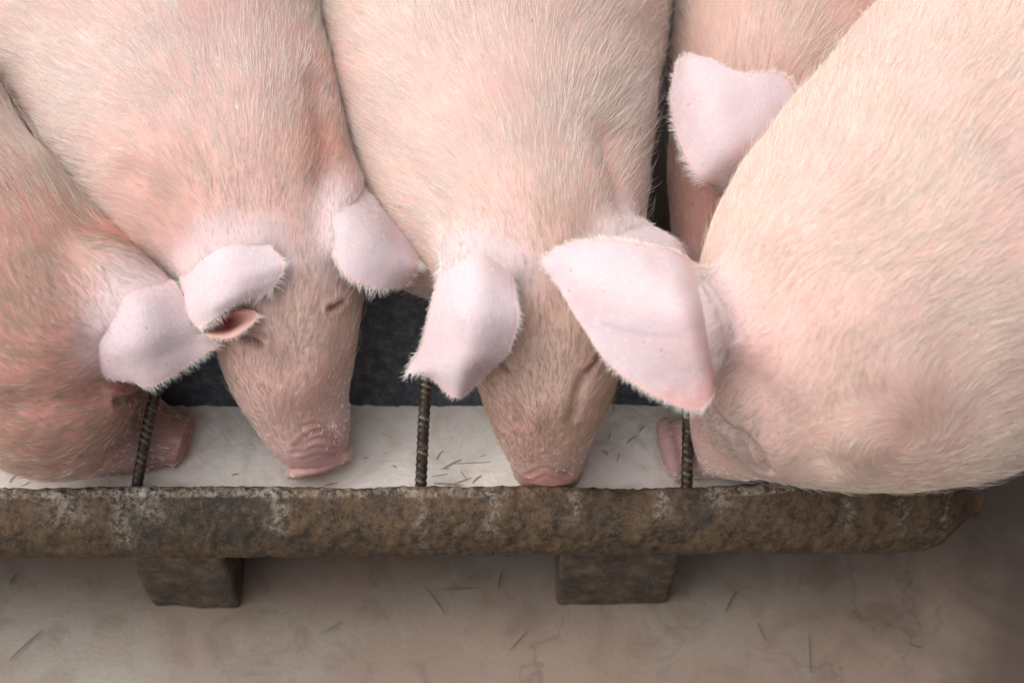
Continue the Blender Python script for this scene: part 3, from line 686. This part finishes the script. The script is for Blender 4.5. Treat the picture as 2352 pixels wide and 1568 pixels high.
# ---- second pig from the left, leaning in from the upper left
PIGS.append(dict(seed=11, label='second pig from left, both ears showing, whole pink snout resting in the milk',
    spine=[(729, 1054, .186, 58, .75), (720, 1022, .200, 66, .85), (705, 975, .228, 88, .9), (684, 908, .262, 108, .95), (662, 831, .295, 138, .95), (655, 755, .325, 155, .95), (650, 678, .348, 165, .95),
           (635, 590, .360, 200, .95), (580, 490, .362, 250, .92), (480, 330, .36, 315, .95), (400, 160, .36, 355, 1.05), (345, 0, .365, 390, 1.1),
           ('w', (-.44, .74, .37), .18, .20), ('w', (-.50, 1.0, .38), .19, .20), ('w', (-.55, 1.2, .40), .18, .19), ('w', (-.58, 1.33, .40), .12, .14)],
    prims=[plate(731, 1066, .184, (-.35, .80, .60), (1, .30, .16), .0355, .028, .0075, .003),
           ellip(pt(585, 760, .335), (-.2, .5, 1), .045, .026, .02, .02), ellip(pt(745, 690, .355), (0, .5, 1), .045, .026, .02, .02),
          
           
           ball(pt(400, 520, .30), (.05, .07, .08), .05)],
    legs=legs(-.40, .56, -.55, 1.2, (1, .2)), fine=((-.8, -.1, .1), (.1, .5, .7)), tone=(.73, .51, .47), hair=(.85, .75, .68), face_hair=(.56, .45, .35), milky=.02, hair_tint=[(pt(770, 330, .4), .045, (.60, .36, .27), .75), (pt(340, 440, .4), .05, (.68, .46, .38), .5)], len=.015, dens=30,
    tint=[(pt(735, 1090, .19), .03, (.68, .36, .31), .9), (pt(732, 1055, .19), .026, (.50, .29, .29), .9), (pt(765, 350, .40), .05, (.62, .27, .20), .85), (pt(360, 430, .40), .08, (.66, .36, .30), .6), (pt(700, 930, .29), .03, (.66, .34, .28), .6), (pt(670, 720, .40), .06, (.56, .40, .34), .5),
          (pt(578, 790, .33), .016, (.45, .27, .22), .7), (pt(782, 712, .335), .014, (.45, .27, .22), .7), (pt(420, 560, .38), .05, (.66, .32, .26), .6)],
    folds=[([pt(730, 200, .3), pt(750, 300, .3), pt(745, 400, .3)], .006, .014, (.62, .30, .24), .6), ([pt(300, 400, .3), pt(380, 470, .3), pt(430, 560, .3)], .006, .014, (.62, .32, .27), .5), ([pt(655, 600, .3), pt(665, 720, .3), pt(680, 850, .3)], .004, .018, None, 0), ([pt(552, 782, .33), pt(575, 788, .33), pt(590, 800, .33)], .005, .0035, (.16, .08, .06), .9), ([pt(550, 765, .33), pt(580, 768, .33), pt(602, 782, .33)], .003, .003, (.35, .2, .17), .5), ([pt(765, 718, .33), pt(780, 712, .33), pt(795, 700, .33)], .005, .003, (.16, .08, .06), .9), ([pt(672, 1030, .205), pt(715, 1004, .23), pt(748, 996, .23), pt(775, 1010, .22)], .0025, .0028, (.5, .2, .17), .7), ([pt(668, 1045, .20), pt(715, 1020, .22), pt(750, 1012, .22), pt(785, 1022, .21)], .002, .0028, (.5, .2, .17), .6), ([pt(690, 990, .24), pt(730, 980, .24), pt(762, 986, .24)], .0015, .003, (.5, .2, .17), .4), ([pt(690, 1048, .2), pt(730, 1032, .2), pt(775, 1036, .2)], .0012, .0022, (.40, .2, .19), .5), ([pt(700, 1062, .2), pt(745, 1048, .2), pt(780, 1050, .2)], .0010, .002, (.40, .2, .19), .4), ([pt(672, 1082, .2), pt(735, 1082, .2), pt(795, 1052, .2)], .0016, .0025, (.45, .22, .2), .4)],
    bare=[(pt(730, 1062, .19), .035)],
    ears=[dict(rows=[row((430, 580, .37), (480, 495, .40), (550, 480, .40)), row((416, 630, .385), (500, 555, .425), (600, 545, .425)), row((420, 690, .385), (510, 630, .425), (650, 598, .425)),
                     row((436, 730, .385), (520, 680, .418), (646, 632, .418)), row((458, 756, .385), (530, 705, .408), (622, 668, .41))]),
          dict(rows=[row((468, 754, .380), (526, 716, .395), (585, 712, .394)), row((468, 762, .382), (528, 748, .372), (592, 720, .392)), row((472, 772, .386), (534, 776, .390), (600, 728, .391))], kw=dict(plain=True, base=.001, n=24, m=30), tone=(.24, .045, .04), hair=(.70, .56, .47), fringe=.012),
          dict(rows=[row((738, 400, .37), (735, 470, .41), (750, 575, .40)), row((790, 395, .385), (780, 480, .43), (765, 585, .415)), row((855, 450, .39), (845, 530, .425), (800, 640, .41)),
                     row((915, 520, .38), (905, 585, .405), (870, 664, .395)), row((978, 588, .36), (958, 615, .385), (935, 656, .375))])]))
# ---- the darker pig at the left edge, head turned to the right
PIGS.append(dict(seed=21, label='reddest pig, cut off by the left edge, head turned right under one ear',
    spine=[(415, 1010, .178, 60, .85), (390, 1006, .182, 66, .85), (345, 998, .188, 92, .74), (300, 985, .196, 112, .72), (250, 962, .212, 128, .75), (175, 890, .25, 160, .90), (95, 800, .32, 235, .95), (25, 715, .335, 285, .95),
           (-85, 615, .345, 318, .98), (-245, 480, .35, 340, 1.05), ('w', (-.80, .54, .36), .17, .19), ('w', (-.93, .85, .37), .185, .20), ('w', (-1.05, 1.05, .39), .17, .18), ('w', (-1.12, 1.16, .39), .12, .13)],
    prims=[disc(424, 1012, .178, (-1, .2, .25), .034, .030, .007, .004), ball(pt(105, 950, .27), (.065, .058, .07), .05), 
           ellip(pt(290, 670, .38), (-.5, .5, .6), .05, .04, .03, .03), ball(pt(290, 610, .33), (.04, .05, .05), .05)],
    legs=legs(-.72, .5, -1.0, 1.0, (.8, .5)), fine=((-1., -.15, .1), (-.2, .4, .7)), tone=(.64, .32, .28), milky=.02, hair_tint=[(pt(310, 960, .25), .05, (.38, .31, .25), .85), (pt(220, 1050, .25), .05, (.46, .36, .28), .75)], hair=(.85, .71, .62), face_hair=(.60, .47, .35), len=.024, dens=24, rad=.00012, spread=.25, swirl=.75, clump=.75, mess=.25,
    tint=[(pt(428, 1010, .2), .022, (.32, .17, .17), .9), (pt(350, 1000, .2), .035, (.34, .22, .19), .85), (pt(290, 1000, .22), .03, (.48, .36, .30), .6), (pt(60, 560, .45), .08, (.58, .26, .21), .7), (pt(120, 620, .42), .05, (.72, .44, .40), .5), (pt(280, 600, .4), .04, (.74, .50, .48), .7)],
    folds=[([pt(300, 1010, .25), pt(270, 1040, .25), pt(240, 1080, .25)], .004, .005, (.3, .2, .17), .6), ([pt(330, 905, .25), pt(300, 925, .25), pt(275, 925, .25)], .004, .004, (.2, .12, .1), .7), ([pt(235, 900, .3), pt(150, 930, .3), pt(60, 930, .3)], .005, .014, None, 0)], bare=[(pt(428, 1012, .2), .022)],
    ears=[dict(rows=[row((215, 690, .38), (270, 625, .395), (360, 625, .37)), row((235, 740, .385), (310, 690, .408), (405, 655, .39)), row((226, 810, .365), (330, 770, .398), (445, 728, .38)),
                     row((240, 862, .345), (345, 835, .372), (480, 770, .37)), row((300, 876, .345), (362, 882, .352), (505, 792, .365))])]))
# ---- pig half hidden behind, upper right
PIGS.append(dict(seed=31, label='pig mostly hidden behind the big right-hand pig, one raised fringed ear showing',
    spine=[(1690, 800, .16, 55, .9), (1680, 720, .20, 75, .95), (1662, 620, .24, 100, .95), (1665, 520, .27, 118, .95), (1690, 420, .29, 145, .95), (1722, 300, .31, 178, .95), (1765, 160, .33, 225, .98), (1800, 0, .345, 255, 1.05),
           (1830, -200, .36, 300, 1.1), ('w', (.42, 1.0, .37), .17, .19), ('w', (.46, 1.2, .38), .17, .18), ('w', (.48, 1.35, .39), .12, .13)],
    prims=[ellip(pt(1700, 330, .38), (-.4, .2, 1), .04, .035, .03, .03)],
    legs=legs(.34, .72, .45, 1.2, (1, -.1), .09), fine=((.1, .1, .1), (.7, .6, .7)), tone=(.72, .50, .45), milky=0, hair=(.83, .72, .63), face_hair=(.80, .60, .48), len=.015, dens=28,
    tint=[(pt(1600, 470, .30), .07, (.68, .33, .27), .8), (pt(1570, 60, .38), .06, (.66, .44, .34), .5)],
    ears=[dict(rows=[row((1660, 440, .38), (1760, 380, .40), (1850, 330, .40)), row((1600, 405, .40), (1700, 320, .43), (1840, 240, .43)), row((1556, 320, .41), (1650, 250, .445), (1800, 172, .45)),
                     row((1538, 225, .42), (1610, 190, .45), (1700, 165, .455)), row((1552, 150, .43), (1580, 128, .445), (1632, 136, .45))], kw=dict(base=.006), fringe=.015)]))
# ---- the big pig on the right, nearest the lens
PIGS.append(dict(seed=41, label='big pale pig filling the right side with wide pink ear and whorled jowl',
    spine=[(1550, 1035, .180, 60, .85), (1585, 1032, .180, 60, .8), (1645, 1015, .192, 78, .85), (1715, 965, .235, 130, .9), (1790, 880, .31, 215, .92), (1865, 815, .355, 300, .92), (1950, 715, .38, 370, .90),
           (2112, 550, .39, 408, .97), (2345, 320, .395, 438, 1.03), (2590, 60, .40, 455, 1.06), ('w', (.68, .72, .40), .20, .21), ('w', (.80, .95, .40), .19, .20), ('w', (.87, 1.08, .40), .13, .14)],
    prims=[disc(1540, 1035, .180, (1, .15, .25), .034, .030, .007, .004), ball(pt(2070, 930, .33), (.105, .065, .075), .06), ball(pt(2370, 730, .37), (.13, .10, .12), .08),
           ball(pt(1690, 930, .35), .012, .012, -1), ellip(pt(1660, 740, .42), (1, -.1, .5), .05, .04, .03, .03)],
    legs=legs(.50, .30, .75, .95, (.8, -.4)), fine=((.1, -.15, .1), (.75, .45, .75)), tone=(.74, .53, .48), milky=.003, hair=(.85, .74, .64), face_hair=(.80, .68, .56), len=.016, dens=28, h=.004,
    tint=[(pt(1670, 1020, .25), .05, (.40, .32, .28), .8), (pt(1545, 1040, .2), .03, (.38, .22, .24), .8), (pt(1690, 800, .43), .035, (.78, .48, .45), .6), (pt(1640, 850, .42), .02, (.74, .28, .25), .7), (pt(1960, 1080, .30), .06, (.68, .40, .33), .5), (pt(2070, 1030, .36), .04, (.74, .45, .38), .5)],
    folds=[([pt(1640, 960, .3), pt(1690, 1010, .3), pt(1735, 1085, .28)], .005, .006, (.42, .34, .31), .6), ([pt(1690, 860, .3), pt(1790, 960, .3), pt(1880, 1060, .28)], .006, .02, None, 0), ([pt(1700, 640, .3), pt(1850, 780, .3), pt(1930, 930, .28)], .007, .028, None, 0), ([pt(1900, 250, .3), pt(2080, 500, .3), pt(2200, 800, .28)], .003, .03, None, 0), ([pt(1700, 1000, .3), pt(1740, 1050, .28), pt(1760, 1090, .26)], .006, .006, (.5, .34, .3), .4), ([pt(1600, 590, .47), pt(1650, 690, .46), pt(1690, 780, .45)], .003, .0035, (.7, .32, .3), .5), ([pt(1620, 640, .47), pt(1665, 740, .45), pt(1680, 830, .44)], .003, .0035, (.7, .32, .3), .4)],
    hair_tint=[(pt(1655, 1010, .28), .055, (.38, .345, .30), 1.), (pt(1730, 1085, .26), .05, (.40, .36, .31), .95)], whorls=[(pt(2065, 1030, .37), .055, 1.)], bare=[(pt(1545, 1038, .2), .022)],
    ears=[dict(rows=[row((1612, 600, .45), (1655, 730, .46), (1650, 860, .43)), row((1560, 578, .465), (1590, 720, .485), (1640, 905, .43)), row((1480, 562, .475), (1520, 710, .485), (1600, 942, .42)),
                     row((1400, 550, .475), (1430, 690, .475), (1500, 908, .425)), row((1320, 553, .47), (1350, 660, .465), (1400, 838, .43)), row((1270, 575, .465), (1295, 620, .46), (1328, 735, .44)), row((1243, 602, .455), (1258, 625, .455), (1285, 660, .45))],
               kw=dict(n=90, m=64, root=.10), fringe=.010, marks=[([pt(1640, 752, .49), pt(1585, 748, .49), pt(1540, 768, .49), pt(1460, 762, .485), pt(1380, 740, .48)], .0022, (.46, .38, .48), .6), ([pt(1640, 870, .44), pt(1600, 930, .42), pt(1560, 925, .43)], .016, (.82, .38, .36), .7), ([pt(1560, 800, .48), pt(1620, 790, .48)], .02, (.80, .50, .50), .4), ([pt(1325, 700, .46), pt(1370, 670, .47)], .010, (.80, .46, .44), .5)])]))
import time
for sp in PIGS:
    t0 = time.time(); build_pig(sp); print('pig', sp['seed'], time.time() - t0)
SNOUTS += [pt(1256, 1120, .17), pt(730, 1060, .17), pt(425, 1010, .17), pt(1560, 1035, .17)]
build_milk()

# ------------------------------------------------------------------ straw on the milk and floor
def straw_mesh(L, r, bend):
    V = []; n = 8; m = 5
    for i in range(n + 1):
        t = i / n - .5
        for k in range(m):
            a = 2 * math.pi * k / m; V.append((t * L, bend * (t * t - .25) * L + r * math.cos(a) * (1 - abs(t)), r * math.sin(a) * .6))
    F = [(i * m + k, i * m + (k + 1) % m, (i + 1) * m + (k + 1) % m, (i + 1) * m + k) for i in range(n) for k in range(m)]
    F += [list(range(m))[::-1], [n * m + k for k in range(m)]]
    return V, F
ST = [(1010, 1090, 40, 10), (1040, 1065, 50, 30), (1055, 1105, 60, 20), (1030, 1112, 70, -5), (1085, 1062, 90, 3), (1010, 1045, 30, 60), (1065, 1090, 30, -60), (1095, 1100, 30, 45), (1020, 1075, 24, 0), (1450, 1010, 34, 40),
      (1400, 1000, 20, 80), (1475, 985, 22, 50), (1420, 1050, 26, 70), (1390, 1040, 18, -40), (1560, 1105, 20, 20), (760, 1112, 30, 15), (840, 1050, 14, 10), (905, 1072, 14, -30), (885, 1040, 10, 0), (540, 1090, 16, 10),
      (60, 1110, 20, 30), (30, 1098, 24, 60), (1110, 1045, 16, 30), (1410, 935, 20, 80)]
MS = [straw_mesh(1, .02, .05), straw_mesh(1, .03, -.12)]
smesh = []
for V, F in MS:
    me = bpy.data.meshes.new('straw'); me.from_pydata(V, [], F); me.materials.append(M['straw']); smesh.append(me)
fmesh = []
for V, F in MS:
    me = bpy.data.meshes.new('straw'); me.from_pydata(V, [], F); me.materials.append(M['stain']); fmesh.append(me)
def put_straw(p, L, ang, g, lab, i, cat='straw'):
    o = bpy.data.objects.new('straw', (smesh if p[2] > .1 else fmesh)[i % 2]); COL.objects.link(o); o.location = p; o.rotation_euler = (0, 0, math.radians(ang)); th = 0
    o.scale = (L, .0007 / .025, .0007 / .025); tag(o, lab, cat, g)
for i, (u, v, L, a) in enumerate(ST): put_straw(pt(u, v, MILK_Z + .0010), L * .42e-3, a, 'straw bits floating on the milk', 'brown straw bit floating ' + ('at the far left end of the milk' if u < 200 else 'left of the second pig from left' if u < 650 else "below the second pig's snout" if u < 800 else 'between the second pig and the middle rod' if u < 960 else 'between the middle rod and middle pig' if u < 1200 else 'right of the middle pig'), i)
FS = [(760, 1440, 60, 30), (1000, 1380, 80, -55), (1060, 1350, 90, 3), (1150, 1330, 50, 80), (1190, 1470, 60, 50), (60, 1480, 90, 50), (1860, 1500, 90, 85), (1680, 1380, 60, 60), (1750, 1450, 50, -70), (30, 1330, 30, 70), (2100, 1480, 40, -20)]
for i, (u, v, L, a) in enumerate(FS): put_straw(pt(u, v, .0045), L * .47e-3, a, 'straw bits lying on the floor', 'thin dark straw bit lying on the floor ' + ('near the left edge' if u < 300 else 'between the two feet of the trough' if u < 1280 else 'right of the right foot'), i)
